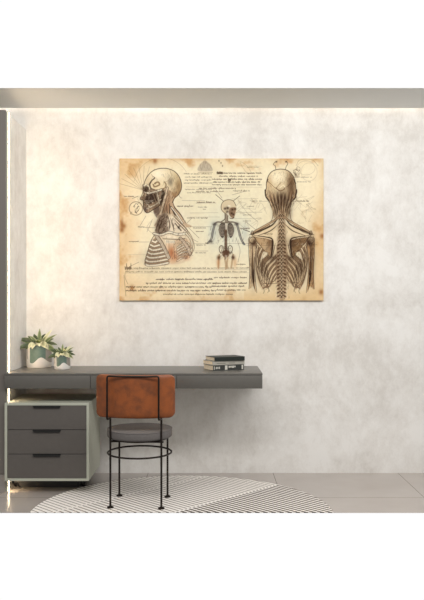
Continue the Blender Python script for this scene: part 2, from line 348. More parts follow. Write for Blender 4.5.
    for P in [[(150,0),(125,70),(105,125)],[(195,0),(210,60),(205,115)],[(230,0),(280,50),(325,95),(345,125)],[(240,30),(300,90),(330,118)],[(165,20),(140,80),(130,125)],[(215,20),(235,80),(240,115)],[(250,60),(290,110)]]: S(c2(P), .8, DK, .75, taper=True)
    blob(*c2([(275,88)])[0], .9, 1.3, (50,36,30), .9)
    # ribs of the front
    F(c2([(80,190),(140,165),(195,290),(195,350),(45,352),(38,325)]), (140,114,88), .8, .4)
    for k in range(7):
        y = 180+k*27; xl = [88,76,68,58,50,42,38][k]; xr = [125,150,168,180,190,196,198][k]
        band(c2([(xl,y+4),(xl+22,y+14),((xl+xr)/2,y+12),(xr,y+2-k)]), 1.7, LITE, DK, ew=.35)
    S(c2([(105,135),(75,190),(52,265),(36,325),(42,352)]), .6, DK, .8)
    F(c2([(245,190),(330,170),(372,240),(340,300),(290,300),(240,330)]), (196,164,130), .7, .5)
    for k in range(6):
        y = 205+k*19; band(c2([(262,y+25),(295,y+5),(330-k*2,y-12+k*3),(350-k*4,y+2)]), 1.0, LITE if k % 2 else BONE, DK, ew=.35)
    for k in range(7): S(c2([(280+k*14,290),(350-0+k*4,225+k*10)]), .35, DK, .5, smooth=False)
    F(c2([(185,195),(240,195),(250,330),(205,330)]), (222,196,160), .85, .3); blob(*c2([(222,265)])[0], 3.0, 6.5, (176,92,50), .75); blob(*c2([(250,300)])[0], 4, 5, (190,110,66), .45); blob(*c2([(330,300)])[0], 4, 3, (180,100,60), .4)
    S(c2([(205,200),(205,330)]), .5, (120,72,46), .6); S(c2([(240,195),(245,310)]), .5, (120,72,46), .6)
    for k in range(8): S(c2([(183+k*8,178),(186+k*8,198)]), .7, LITE, .9, smooth=False); S(c2([(187+k*8,180),(190+k*8,198)]), .3, DK, .7, smooth=False)
    band(c2([(118,148),(150,195),(180,250),(202,300)]), 3.2, (200,184,160), DK, ew=.4); S(c2([(130,150),(165,200),(198,275)]), .4, DK, .6)
    band(c2([(285,165),(310,190),(340,235),(355,275)]), 2.6, (206,186,160), DK, ew=.4)
    for x, y, r in [(208,152,2.4),(245,158,2.0),(188,150,1.4)]: blob(*c2([(x, y)])[0], r, r*.7, (236,222,196), .95)
    S(c2([(165,168),(205,170),(270,172),(320,165)]), .7, DK, .7)
    band(c2([(98,130),(150,140),(205,122),(262,136),(332,132)]), 1.7, LITE, DK, ew=.45)
    band(c2([(325,128),(355,165),(368,200),(362,255)]), 1.6, BONE, DK, ew=.35)
    S(c2([(345,118),(372,170),(384,235),(350,300)]), .5, DK, .6); S(c2([(90,30),(50,90),(100,140)]), .3, DK, .4); hatch(c2([(290,190),(360,190),(370,260),(330,300)]), 30, (130,80,50), .4)
    mix(np.clip((Y-263)/6, 0, 1)*np.clip((268-Y)/4, 0, 1)*((X > 143) & (X < 195)), (222,204,168), .5)
    # -------- centre: small standing skeleton
    c3 = lambda L: [(205+x/7.5, 192+y/7.5) for x, y in L]
    S(c3([(80,20),(140,70)]), .5, INK, .75, smooth=False); S(c3([(215,65),(260,30)]), .5, INK, .75, smooth=False)
    F(c3([(122,110),(135,75),(170,60),(210,68),(232,100),(235,145),(215,195),(195,190),(180,165),(150,160),(130,145)]), (206,188,152), .9, .1)
    S(c3([(150,160),(125,135),(122,100),(140,70),(175,58),(212,68),(234,105)]), .55, DK, .85)
    F(c3([(190,120),(232,118),(228,150),(216,195),(192,185),(180,160)]), (140,108,82), .85, .2)
    for x, y, r in [(170,120,1.5),(205,132,1.1),(225,128,1.0),(150,125,1.2),(200,160,1.0),(213,168,1.0),(168,150,1.3)]: blob(*c3([(x, y)])[0], r, r, (56,40,32), .85)
    blob(*c3([(180,105)])[0], 1.5, 1, LITE, .8); blob(*c3([(172,165)])[0], 1, 2, LITE, .9); S(c3([(185,195),(205,200),(218,190)]), .7, DK, .8)
    S(c3([(150,160),(150,200),(120,225)]), 1.0, DK, .65); S(c3([(172,180),(170,215),(200,228)]), .9, DK, .65); F(c3([(148,165),(172,175),(170,230),(150,230)]), (120,104,88), .7, .2)
    for s in (1,):
        F(c3([(118,235),(150,240),(150,300),(135,345),(112,325),(102,280)]), (84,74,68), .9, .2); F(c3([(172,240),(200,235),(218,275),(212,320),(190,345),(172,300)]), (84,74,68), .9, .2)
    for k in range(8):
        y = 248+k*11; S(c3([(105,y+12),(125,y),(150,y+4)]), .45, (196,184,160), .75); S(c3([(172,y+4),(195,y),(215,y+12)]), .45, (196,184,160), .75)
    band(c3([(65,245),(95,225),(150,232),(205,225),(245,238)]), .7, (150,140,124), DK, ew=.35)
    S(c3([(158,240),(158,285)]), 1.8, (232,222,200), .9, smooth=False)
    S(c3([(156,290),(156,430)]), 2.6, (120,90,70), .85, smooth=False)
    for k in range(14): S(c3([(145,295+k*10),(168,295+k*10)]), .5, (60,44,36), .8, smooth=False)
    for cx in (123, 190): S(c3([(cx-16,430),(cx-12,408),(cx+2,402),(cx+14,415),(cx+12,445),(cx-6,458)]), .7, DK, .8, closed=True)
    F(c3([(135,440),(180,440),(178,480),(150,490),(132,475)]), (96,60,42), .85, .3); blob(*c3([(158,480)])[0], 1.4, 1, LITE, .7)
    for P, w in [([(72,245),(58,300),(48,350),(20,384)], 1.9), ([(240,245),(256,300),(270,350),(292,392)], 1.9)]:
        S(c3(P), w, (112,112,110), .7); S(c3([(x+7, y) for x, y in P]), .45, DK, .7); S(c3([(x-7, y) for x, y in P]), .45, DK, .6)
    for x in (75, 238): blob(*c3([(x,240)])[0], 2.2, 1.5, (80,74,72), .85)
    S(c3([(20,385),(5,382)]), .8, DK, .7); S(c3([(285,380),(300,396)]), .9, (80,90,100), .8); blob(*c3([(45,372)])[0], 1.8, 1.4, (60,54,52), .8)
    for P in [[(108,470),(104,500),(100,570)],[(148,490),(155,540),(156,575)],[(170,490),(165,540),(170,570)],[(212,470),(205,510),(196,570)]]: band(c3(P), .9, (206,180,140), (130,90,60), ew=.3)
    for x, y in [(103,492),(212,492)]: blob(*c3([(x, y)])[0], 1.7, 2.0, (64,44,34), .85)
    blob(*c3([(100,530)])[0], 1.8, 5, (190,120,70), .5); blob(*c3([(225,530)])[0], 1.8, 5, (200,140,90), .4)
    # -------- right: figure from behind
    CX = 281.5; mir = lambda L: [(2*CX-x, y) for x, y in L]
    c4 = lambda L: [(258+x/8.48, 160+y/8.48) for x, y in L]; c5 = lambda L: [(244+x/7.69, 225+y/7.69) for x, y in L]
    head = c4([(75,170),(92,128),(130,92),(190,78),(250,90),(292,130),(312,175),(322,245),(326,275),(310,322),(285,352),(272,400),(262,460),(240,500),(150,500),(125,460),(112,400),(95,352),(70,315),(60,275),(70,240)])
    back = c5([(185,10),(285,-20),(390,20),(480,60),(520,100),(470,250),(440,440),(400,500),(300,560),(200,490),(110,470),(85,300),(80,180),(60,60)])
    F(back, (216,192,150), .8, .8)
    hm = F(head, (212,190,148), .97, .15)
    blob(*c4([(165,140)])[0], 10, 8, (238,226,192), .9, hm); blob(*c4([(285,190)])[0], 5, 12, (128,92,60), .75, hm); blob(*c4([(95,200)])[0], 3, 8, (196,164,120), .7, hm)
    blob(*c4([(200,330)])[0], 7, 7, (62,44,32), .9, hm); blob(*c4([(200,400)])[0], 8, 8, (128,88,56), .7, hm); blob(*c4([(110,330)])[0], 3.5, 6, (140,100,68), .7, hm); blob(*c4([(290,310)])[0], 3.5, 7, (120,80,52), .8, hm)
    S(c4([(80,180),(110,205),(150,238),(180,205)]), .5, (110,78,50), .75); S(c4([(150,238),(190,262),(235,240)]), .9, (110,78,50), .75); S(c4([(185,235),(215,215),(232,240)]), .8, (240,226,190), .7)
    S(c4([(290,170),(260,215),(220,240)]), .6, (110,78,50), .6); S(c4([(185,205),(195,190)]), 1.0, (150,116,80), .6)
    for k in range(15):
        t = (k-7)/7.; x = 197+t*118; S(c4([(x, 262+22*(1-t*t)+rg.uniform(-10, 10)), (197+t*100, 340), (197+t*62, 420), (197+t*48, 480+rg.uniform(-15, 15))]), .8, DK if k % 2 else (226,196,150), .65, taper=True)
    hatch(c4([(240,110),(300,160),(310,240),(240,250)]), 70, DK, .28, ang=75); hatch(c4([(90,210),(150,260),(120,330),(80,290)]), 30, DK, .3, ang=110)
    for k in range(40): x, y = rg.uniform(100, 260), rg.uniform(100, 200); blob(*c4([(x, y)])[0], .25, .25, (120,90,60), .5)
    S(c4([(112,400),(95,352),(70,315),(60,275),(70,240),(72,190),(92,128),(130,92),(190,78),(250,90),(292,130),(312,175),(322,245),(328,275),(312,322),(285,352),(272,400)]), .7, DK, .92)
    S(c4([(60,255),(66,310),(92,345)]), 1.3, DK, .85); S(c4([(326,255),(316,318),(290,345)]), 1.5, DK, .9)
    S(c4([(72,190),(85,165)]), .8, DK, .8, smooth=False); S(c4([(305,165),(318,200)]), 1.1, DK, .8, smooth=False)
    for P in [[(150,78),(145,50),(130,40),(140,22),(155,14)],[(232,80),(240,52),(250,40),(250,22),(238,14)]]: S(c4(P), .5, DK, .8)
    for x, y in [(155,16),(238,16)]: blob(*c4([(x, y)])[0], .9, .7, (60,44,34), .9)
    for k in range(2):
        M = (lambda L: L) if k == 0 else mir
        dk = 0 if k == 0 else 25
        band(M(c4([(190,470),(150,505),(70,552),(0,590),(-30,608)])), 1.3, (196,164,124), DK, ew=.45); S(M(c4([(130,440),(120,500),(100,530)])), .6, DK, .7)
        sc = M(c5([(78,90),(150,88),(214,108),(222,170),(205,245),(180,225),(130,165)]))
        F(sc, (184-2*dk,150-2*dk,108-1.7*dk), .9, .2); F(M(c5([(218,60),(262,40),(262,140),(215,240),(222,150)])), (234,214,174), .8, .3)
        blob(*M(c5([(165,170)]))[0], 3, 4.5, (230-3*dk,200-3.2*dk,154-3*dk), .7); blob(*M(c5([(196,130)]))[0], 2.4, 4, (110,78,52), .7)
        hatch(sc, 70, DK, .42, ang=70 if k == 0 else 110)
        S(sc, .6, DK, .8, closed=True); S(M(c5([(214,108),(216,170),(205,250)])), 1.2, DK, .85, taper=True); S(M(c5([(240,140),(225,210),(205,262)])), .8, DK, .7, taper=True)
        band(M(c5([(70,82),(110,92),(160,98),(214,112)])), 1.1, (230,208,166), DK, ew=.4)
        band(M(c5([(65,64),(110,52),(150,30),(190,5)])), 1.5, (200,172,132), DK, ew=.4)
        S(M(c5([(45,90),(35,110),(38,140)])), .7, DK, .8); S(M(c5([(60,45),(52,70),(75,75),(66,45)])), .7, DK, .8)
        # ribs
        ribm = M(c5([(95,170),(150,190),(205,255),(250,235),(250,400),(222,440),(190,480),(135,470),(105,400),(88,300)]))
        F(ribm, (112,82,58), .72, .4)
        for P, w in [([(105,165),(92,230),(98,320),(128,430),(150,480)], 1.3), ([(135,180),(108,240),(106,320),(130,420),(160,470)], 1.5), ([(175,215),(130,270),(122,340),(140,420),(165,460)], 1.9), ([(215,255),(165,310),(148,370),(155,425)], 1.9), ([(250,262),(195,320),(170,380),(165,440)], 1.8), ([(260,290),(215,345),(190,400),(180,450)], 1.6), ([(262,330),(228,375),(205,420),(188,465)], 1.5), ([(262,372),(240,400),(225,430)], 1.1)]:
            band(M(c5(P)), w, (228,204,162) if k == 0 else (218,190,146), (80,56,40), ew=.42)
        F(M(c5([(150,205),(180,225),(140,262),(128,260)])), (240,226,190), .85, .2)
        S(M(c5([(150,480),(155,510),(148,525)])), .6, DK, .7); S(M(c5([(185,470),(190,500),(182,520)])), .6, DK, .6); S(M(c5([(150,490),(170,480),(190,492),(196,512)])), .5, DK, .6); hatch(M(c5([(130,440),(190,440),(190,500),(145,500)])), 25, (120,70,46), .5)
        # humerus
        arm = M(c5([(38,140),(62,105),(95,130),(88,200),(80,300),(84,400),(92,505),(70,470),(50,490),(38,480),(44,360),(40,240)]))
        am = F(arm, (214-1.2*dk,186-1.8*dk,144-2*dk), .92, .3)
        S(M(c5([(62,150),(64,240),(66,340),(72,440),(88,510)])), 1.5, (84,58,40), .7, taper=True); S(M(c5([(72,340),(70,390),(76,450)])), 1.7, (50,34,26), .8, taper=True)
        S(M(c5([(36,140),(38,240),(44,340),(42,420),(38,490)])), .6, DK, .8); S(M(c5([(96,140),(90,200),(80,280),(84,380),(98,520)])), .6, DK, .8); S(M(c5([(50,170),(52,280),(55,400),(52,480)])), .4, DK, .6)
        blob(*M(c5([(72,142)]))[0], 3.6, 3.0, (70,46,32), .85); blob(*M(c5([(64,116)]))[0], 2.6, 2.6, (222,196,152), .95); circ(*M(c5([(67,118)]))[0], 3.3, w=.6, a=.85, col=DK); blob(*M(c5([(80,128)]))[0], 1.5, 2.2, (80,54,38), .8)
        hatch(arm, 40, DK, .35, ang=88)
    S(c5([(150,448),(200,450),(380,444),(420,440)]), .5, DK, .6)
    S(c5([(20,158),(323,156),(560,150)]), .3, DK, .4); S(c5([(-5,35),(45,52)]), .7, DK, .8, smooth=False); T(264, 273, 234, 1.2, .7, 55)
    # spine
    F([(279,213),(284.5,213),(286,240),(288,262),(286.5,280),(284,299),(279.5,299),(277,280),(275.5,262),(277.5,240)], (150,120,90), .6, .5)
    for k in range(23):
        y = 215+k*3.65; w = 1.35+.7*math.sin(min(k/12, 1)*1.5); 
        blob(CX, y, w*.75, 1.0, (222,198,158), .9); S([(CX-w*1.6, y+1.4), (CX-w*.7, y-.5), (CX, y+1.0), (CX+w*.7, y-.5), (CX+w*1.6, y+1.4)], .75, (64,46,34), .8)
        if k > 7: S([(CX-w*.8, y), (CX-w*1.9, y+.6), (CX-w*2.2, y+2)], .8, (96,60,42), .8, taper=True); S([(CX+w*.8, y), (CX+w*1.9, y+.6), (CX+w*2.2, y+2)], .8, (96,60,42), .8, taper=True)
        blob(CX, y+1.9, .7, .5, (44,32,26), .8)
    mix(np.clip((Y-286)/12, 0, 1)*((X > 244) & (X < 318))*(np.abs(X-CX) > 6), (222,190,138), .75)
    for shape, n_, a_, an in [(face, 150, .5, 70), (face, 60, .5, 20), (neck, 130, .5, 65), (c2([(135,10),(195,0),(330,110),(345,135),(105,130)]), 130, .45, 65), (tor, 150, .4, 75), (c2([(245,190),(330,170),(372,240),(340,300),(240,330)]), 70, .5, 50),
                              (head, 90, .3, 80), (c4([(110,330),(290,320),(262,470),(130,470)]), 150, .5, 88), (c4([(60,250),(110,300),(120,400),(70,330)]), 40, .5, 95), (mir(c4([(60,250),(110,300),(120,400),(70,330)])), 60, .55, 85),
                              (sc, 90, .45, 40), (ribm, 110, .55, 115), (mir(ribm), 90, .5, 65), (arm, 90, .5, 88), (mir(arm), 60, .45, 88), (c5([(250,0),(330,0),(345,560),(240,560)]), 130, .5, 80),
                              (c3([(60,240),(240,240),(290,390),(20,385)]), 90, .35, 80), (c3([(110,405),(205,405),(200,500),(110,500)]), 60, .5, 70), (c1([(200,60),(330,90),(340,220),(240,250)]), 60, .25, 100), (c1([(70,170),(140,90),(170,130),(120,200)]), 50, .35, 60)]:
        hatch(shape, n_, (52,36,28), a_, .28, an, seed=n_)
        hatch(shape, n_//3, (246,232,200), a_*.9, .3, an, seed=n_+7)
    D = (54,38,28)
    for P in [(146,201,5,5),(157,205,4,7),(164,212,3,6),(160,226,5,8),(155,194,5,3)]: blob(*P, D, .34)
    for cx, cy, rx, ry, a in [(282,203,9,7,.45),(291,188,4,12,.4),(275,212,3,9,.35),(289,212,3,9,.45),(292,243,9,6,.3),(268,247,5,5,.25),(272,258,4,4,.5),(291,258,4,4,.5),(281.5,255,6,30,.22),(262,268,8,14,.25),(301,268,8,14,.3),
                              (253,240,3,4,.3),(310,240,3,5,.45),(312,258,3,20,.35),(253,272,2.4,14,.35),(226,229,8,7,.25),(226,252,4,4,.3),(150,258,10,10,.15),(230,213,4,4,.2)]: blob(cx, cy, rx, ry, D, a)
    for k in (0, 1):
        M = (lambda L: L) if k == 0 else mir
        S(M([(281.5-4, 219), (272,225), (262,230), (249,235)]), 1.3, D, .8, taper=True); S(M([(281.5-3, 224), (270,231), (258,235.5)]), .8, D, .7, taper=True)
        S(M([(262,236.5),(272,239),(272.5,249),(270.5,258)]), 1.1, D, .75, taper=True)
        for q in range(6): S(M([(257+q*1.7, 247+q*3.2), (256+q*2.2, 262+q*1.5), (262+q*1.6, 276+q*2)]), .7, D, .5, taper=True)
    mix(fbm(2.2, 60), (120,90,60), .10)
    g = img.mean(2, keepdims=True); img[:] = img*.84+g*.16*np.array([1.0, 1.0, .97])
    img[:] = np.clip((img-.5)*1.14+.50, 0, 1)
    return img, W, H
ENV_LO, ENV_MID, ENV_HI, FILL_POWER = .12, .36, .7, 73
# ================================================================ the setting
M_wall, M_floor = wall_material(), floor_material()
M_ceil = mat('ceiling paint', (240,240,237), .9, c2=(237,237,234), scale=3)
M_panel = mat('dark grey cladding', (112,106,100), .55)
M_desk = mat('matt grey lacquer', (100,97,91), .35, c2=(97,94,88), scale=30)
M_drawer = mat('matt dark drawer front', (96,91,86), .45, c2=(93,88,83), scale=30)
M_sage = mat('pale sage lacquer', (186,188,172), .45, c2=(183,185,169), scale=20)
M_black = mat('black plastic', (22,21,20), .5)
M_iron = mat('dark bronze metal', (46,38,33), .4, metal=.6)
M_leather = mat('tan leather', (154,83,39), .45, c2=(118,66,36), scale=16, lo=.4, hi=.68, bump=.3, bscale=160)
M_seat = mat('grey seat fabric', (112,107,104), .9, c2=(104,99,96), scale=90, bump=.3, bscale=500)
M_gap = mat('dark gap', (30,28,26), .9)
M_led = emit('warm strip light', (255,224,186), 32.0)
M_cove = emit('neutral cove light', (255,246,238), 7.0)
XL, XR, H = -2.5, 2.5, 2.572
bm = bmesh.new(); box(bm, XL, XR, 0, .12, -.1, 2.685); struct('wall_back', bm, M_wall)
# floor slab, its front edge cut back underneath
def wedge(bm, y0, y1, y1b, z0, z1):
    v = [bm.verts.new((x, y, z)) for x in (XL, XR) for y, z in ((y0, z0), (y0, z1), (y1, z1), (y1b, z0))]
    for f in ((0,1,2,3), (4,7,6,5), (0,4,5,1), (1,5,6,2), (2,6,7,3), (3,7,4,0)): bm.faces.new([v[i] for i in f])
FY = -.996
bm = bmesh.new(); wedge(bm, .12, FY, FY+.5, -.1, 0); struct('floor', bm, M_floor)
bm = bmesh.new()                      # ceiling: lowered field with a lighting slot left open along the back wall
v = [bm.verts.new((x, y, z)) for x in (XL, XR) for y, z in ((-.04, H), (-.04, H+.1), (-.06, H+.1), (-.536, H))]
for f in ((0,1,2,3), (4,7,6,5), (0,4,5,1), (1,5,6,2), (2,6,7,3), (3,7,4,0)): bm.faces.new([v[i] for i in f])
struct('ceiling', bm, M_ceil)
bm = bmesh.new(); box(bm, XL, XR, -.1, 0, H+.1, H+.112); struct('trim_1', bm, M_ceil)
WX = -1.313
bm = bmesh.new(); box(bm, XL, WX, -.53, 0, 0, 2.425); struct('wall_left', bm, M_wall)
bm = bmesh.new(); box(bm, XL, WX+.004, -.55, -.531, .12, 2.43, .0015); o = struct('trim_2', bm, M_panel)
bm = bmesh.new(); box(bm, XL, WX, -.545, -.5305, 0, .118, .0015); struct('trim_3', bm, mat('grey kick board', (150,143,136), .5))
# recessed light strips
t = thing('led_strip', 'warm glowing vertical light strip tucked behind the edge of the dark left panel', 'light strip', (WX, -.52, 0))
for za, zb in ((.002, .079), (.579, .661), (.765, 2.42)):
    B('diffuser', (.0045, .016, -.006, .004, za, zb), M_led, t)
B('channel', (0, .015, -.0095, -.0061, .0, 2.422), M_sage, t)
t = thing('led_strip', 'long pale light strip hidden in the slot where ceiling meets back wall', 'light strip', (0, -.04, H+.04))
B('diffuser', (XL+.05, XR-.05, .001, .006, .0, .014), M_cove, t); B('channel', (XL+.05, XR-.05, 0, .001, -.002, .016), M_sage, t)

# ================================================================ canvas print
def canvas():
    img, W, Hh = paint_print()
    s = 749/(5.3-.022); Y = -.022
    x0, x1 = (AX0-212)/s, (AX1-212)/s; z1, z0 = 1.224+(300-AY0)/s, 1.224+(300-AY1)/s
    rgb = np.where(img > .04045, ((img+.055)/1.055)**2.4, img/12.92)
    gx, gz = np.meshgrid(np.linspace(x0, x1, W), np.linspace(z1, z0, Hh))
    co = np.stack([gx, np.full_like(gx, Y), gz], -1).reshape(-1, 3)
    i = np.arange(W*Hh).reshape(Hh, W)
    q = np.stack([i[:-1, :-1], i[1:, :-1], i[1:, 1:], i[:-1, 1:]], -1).reshape(-1, 4)
    # border ring walked round, then turned back to the stretcher
    ring = np.concatenate([i[0, :-1], i[:-1, -1], i[-1, :0:-1], i[:0:-1, 0]]); nb = len(ring)
    back = co[ring].copy(); back[:, 1] = -.001
    bi = np.arange(nb)+W*Hh; nx = np.roll(np.arange(nb), -1)
    sq = np.stack([ring, ring[nx], bi[nx], bi], -1)
    co = np.concatenate([co, back]); q = np.concatenate([q, sq])
    colr = np.concatenate([rgb.reshape(-1, 3), rgb.reshape(-1, 3)[ring]]); colr = np.concatenate([colr, np.ones((len(colr), 1))], 1)
    me = bpy.data.meshes.new('canvas_print')
    me.vertices.add(len(co)); me.vertices.foreach_set('co', co.ravel())
    me.loops.add(len(q)*4); me.loops.foreach_set('vertex_index', q.ravel().astype(np.int32))
    me.polygons.add(len(q)); me.polygons.foreach_set('loop_start', np.arange(len(q), dtype=np.int32)*4)
    me.update(calc_edges=True); me.validate()
    a = me.color_attributes.new('print', 'FLOAT_COLOR', 'POINT'); a.data.foreach_set('color', colr.ravel().astype(np.float32))
    me.materials.append(print_material())
    o = bpy.data.objects.new('canvas_print', me); COL.objects.link(o)
    tag(o, 'wide parchment coloured canvas print of skeleton drawings and handwriting on the wall', 'picture')
canvas()

# ================================================================ floating desk
DX0, DX1, DY0, DY1, DZ0, DZ1 = WX+.002, .319, -.575, -.05, .665, .7615
t = thing('floating_desk', 'long dark grey wall-mounted desk with three flat drawer fronts', 'desk', ((DX0+DX1)/2, -.3, DZ0))
cx = (DX0+DX1)/2; hw = (DX1-DX0)/2; hh = DZ1-DZ0
B('desktop', (-hw, hw, DY0+.3, DY1+.3, hh-.012, hh), M_desk, t, .0012)
B('desk_body', (-hw+.001, hw-.001, DY0+.318, DY1+.3, 0, hh-.0125), M_desk, t, .001)
w = 2*hw/3
for k in range(3): B('drawer_front', (-hw+k*w+.0012, -hw+(k+1)*w-.0012, DY0+.3, DY0+.3175, 0, hh-.0135), M_desk, t, .001)
B('wall_cleat', (-hw+.05, hw-.08, .25, .2985, .02, .07), M_gap, t)

# ================================================================ drawer cabinet
CX0, CX1, CY0, CY1, CZ0, CZ1 = WX+.006, -.775, -.58, -.118, .083, .575
t = thing('drawer_cabinet', 'pale sage drawer unit with three dark fronts standing under the desk', 'cabinet', ((CX0+CX1)/2, (CY0+CY1)/2, 0))
cw = (CX1-CX0)/2; cd = (CY1-CY0)/2; th = .016
bm = bmesh.new()
box(bm, -cw, cw, -cd, cd, CZ1-th, CZ1, .001); box(bm, -cw, cw, -cd, cd, CZ0, CZ0+th, .001)
box(bm, -cw, -cw+th, -cd, cd, CZ0+th-.001, CZ1-th+.001); box(bm, cw-th, cw, -cd, cd, CZ0+th-.001, CZ1-th+.001); box(bm, -cw+th-.001, cw-th+.001, cd-.01, cd, CZ0+th-.001, CZ1-th+.001)
obj('carcass', bm, M_sage, t)
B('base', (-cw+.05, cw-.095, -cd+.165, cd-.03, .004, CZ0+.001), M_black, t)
ih = CZ1-CZ0-2*th; dh = ih/3
for k in range(3):
    z0 = CZ0+th+k*dh+.0015; z1 = z0+dh-.0035
    d = obj('drawer', (lambda b: (box(b, -cw+th+.0015, cw-th-.0015, -cd+.003, -cd+.021, z0, z1, .001), box(b, -cw+th+.008, cw-th-.008, -cd+.022, cd-.02, z0+.008, z1-.03), b)[2])(bmesh.new()), M_drawer, t)
    bm = bmesh.new(); hx = -.0; hl = .088; pr = [(-.012, 0), (-.012, -.012), (-.009, -.015), (.004, -.015), (.004, 0)]   # folded edge pull
    vs = []
    for s in (-1, 1):
        vs.append([bm.verts.new((hx+s*(hl-(.007 if zz < -.01 else 0)), -cd+.003+yy, z1+zz+.001)) for yy, zz in pr])
    bm.faces.new(vs[0]); bm.faces.new(vs[1][::-1])
    for i in range(5): bm.faces.new((vs[0][i], vs[0][(i+1) % 5], vs[1][(i+1) % 5], vs[1][i]))
    obj('handle', bm, M_black, d)
for sx in (-1, 1):
    for sy in (-1, 1):
        x, y = (-cw+.032) if sx < 0 else (cw-.068), (cd-.1) if sy > 0 else -cd+.2
        bm = bmesh.new(); box(bm, x-.022, x+.022, y-.022, y+.022, CZ0-.006, CZ0); box(bm, x-.019, x-.015, y-.012, y+.02, .025, CZ0-.005); box(bm, x+.015, x+.019, y-.012, y+.02, .025, CZ0-.005)
        c = obj('caster', bm, M_black, t)
        for q in (-.008, .008):
            bm = bmesh.new(); bmesh.ops.create_cone(bm, cap_ends=True, segments=24, radius1=.0335, radius2=.0335, depth=.013, matrix=Matrix.Translation((x+q, y+.006, .0335)) @ Matrix.Rotation(R(90), 4, 'Y'))
            obj('wheel', bm, M_black, c, smooth=True)

# ================================================================ rug (round, cut where the floor ends)
bm = bmesh.new(); RC = (-.175, -.97); RR = .873; pts = []
a0 = math.asin((FY-RC[1])/RR)
angs = [a0+(math.pi-2*a0)*k/96 for k in range(97)]
rings = []
for dz, dr in ((.0005, 0), (.003, 0), (.0043, -.003)): rings.append([bm.verts.new((RC[0]+(RR+dr)*math.cos(a), max(FY+.0005, RC[1]+(RR+dr)*math.sin(a)), dz)) for a in angs])
for A, C in zip(rings, rings[1:]):
    for k in range(96): bm.faces.new((A[k], A[k+1], C[k+1], C[k]))
    bm.faces.new((A[0], C[0], C[-1], A[-1]))
bm.faces.new(rings[-1]); bm.faces.new(rings[0][::-1])
tag(obj('round_rug', bm, rug_material()), 'round cream rug with thin diagonal dark stripes under the chair', 'rug')

# ================================================================ chair
ZF = .0045
t = thing('dining_chair', 'brown leather backed chair with round grey seat and thin black legs', 'chair', (-.436, -.783, ZF), R(-4.5))
lx, ly, rr = .151, .131, .0062
bm = bmesh.new(); pr = [(.02, .398), (.180, .398), (.189, .400), (.194, .405), (.1955, .412), (.1955, .437), (.194, .443), (.189, .447), (.175, .4495), (.10, .451), (.02, .4515)]
lathe(bm, pr, 64); obj('seat', bm, M_seat, t, smooth=True)
bm = bmesh.new(); tube(bm, [(.1945*math.cos(a), .1945*math.sin(a), .4455) for a in [2*math.pi*k/64 for k in range(64)]], .0022, 6, True); obj('piping', bm, M_seat, t, smooth=True)
bm = bmesh.new(); tube(bm, [(.191*math.cos(a), .191*math.sin(a), .303) for a in [2*math.pi*k/64 for k in range(64)]], .0055, 10, True); obj('leg_ring', bm, M_iron, t, smooth=True)
bm = bmesh.new(); bmesh.ops.create_cone(bm, cap_ends=True, segments=48, radius1=.172, radius2=.172, depth=.008, matrix=Matrix.Translation((0, 0, .393)))
box(bm, -.16, .16, -.112, -.098, .381, .390); box(bm, -.16, .16, .098, .112, .381, .390); obj('seat_frame', bm, M_iron, t)
for sx in (-1, 1):
    for sy in (-1, 1):
        bm = bmesh.new(); zt = .530 if sy < 0 else .42
        tube(bm, [(sx*lx, sy*ly, .006), (sx*lx, sy*ly, zt)], rr, 12); tube(bm, [(sx*.13, sy*.105, .386), (sx*lx, sy*ly, .386)], .005, 8)
        g = obj('leg', bm, M_iron, t, smooth=True)
        bm = bmesh.new(); lathe(bm, [(.012, 0), (.019, 0), (.019, .006), (.014, .009), (.008, .012)], 20, (sx*lx, sy*ly)); obj('foot', bm, M_iron, g, smooth=True)
yb = -ly-.058
def arc(x): return yb+.014+.9*x*x*1.15       # outer face line of the curved pad: ends bend towards the sitter
P = []
for s in (-1,):
    P += [(-lx, -ly, .526), (-lx, -ly-.03, .527), (-lx, yb+.006, .528), (-lx, yb, .536), (-lx, yb, .768), (-lx+.003, yb-.001, .776), (-lx+.010, yb-.002, .779)]
PP = P+[(x, yb-.004, .777) for x in (-.08, 0, .08)]+[(-x, y, z) for x, y, z in P[::-1]]
bm = bmesh.new(); tube(bm, [(x-(.007 if y < -ly-.04 else 0), y, z) for x, y, z in PP], .0055, 10); bf = obj('back_frame', bm, M_iron, t, smooth=True)
# pad: rounded rectangle grid bent round the sitter
def pad():
    bm = bmesh.new(); hw_, z0, z1, rc, thk = .234, .530, .783, .036, .034; nx, nz = 44, 22
    def edge(x):
        d = max(0, abs(x)-(hw_-rc)); return rc-math.sqrt(max(0, rc*rc-d*d))
    fr, bk = [], []
    for i in range(nx+1):
        x = -hw_*math.cos(math.pi*i/nx)*1.0; x = max(-hw_, min(hw_, x)); e = edge(x); a, b = [], []
        for j in range(nz+1):
            tt = .5-.5*math.cos(math.pi*j/nz); z = z0+e+(z1-z0-2*e)*tt
            m = min(j, nz-j, i, nx-i); dx = hw_-abs(x); dzz = min(z-z0, z1-z)
            k = 1-math.exp(-min(dx+.002, dzz+.002)/.008)
            th2 = thk/2*(.25+.75*k); yc = yb+.012+thk/2+1.25*x*x-.012*((z-z0)/(z1-z0))
            a.append(bm.verts.new((x-.007, yc-th2, z))); b.append(bm.verts.new((x-.007, yc+th2, z)))
        fr.append(a); bk.append(b)
    for i in range(nx):
        for j in range(nz):
            bm.faces.new((fr[i][j], fr[i+1][j], fr[i+1][j+1], fr[i][j+1])); bm.faces.new((bk[i][j], bk[i][j+1], bk[i+1][j+1], bk[i+1][j]))
        for j in (0, nz): bm.faces.new((fr[i][j], fr[i+1][j], bk[i+1][j], bk[i][j]))
    for i in (0, nx):
        for j in range(nz): bm.faces.new((fr[i][j], fr[i][j+1], bk[i][j+1], bk[i][j]))
    bmesh.ops.remove_doubles(bm, verts=bm.verts, dist=1e-5)
    return bm
obj('backrest', pad(), M_leather, t, smooth=True)

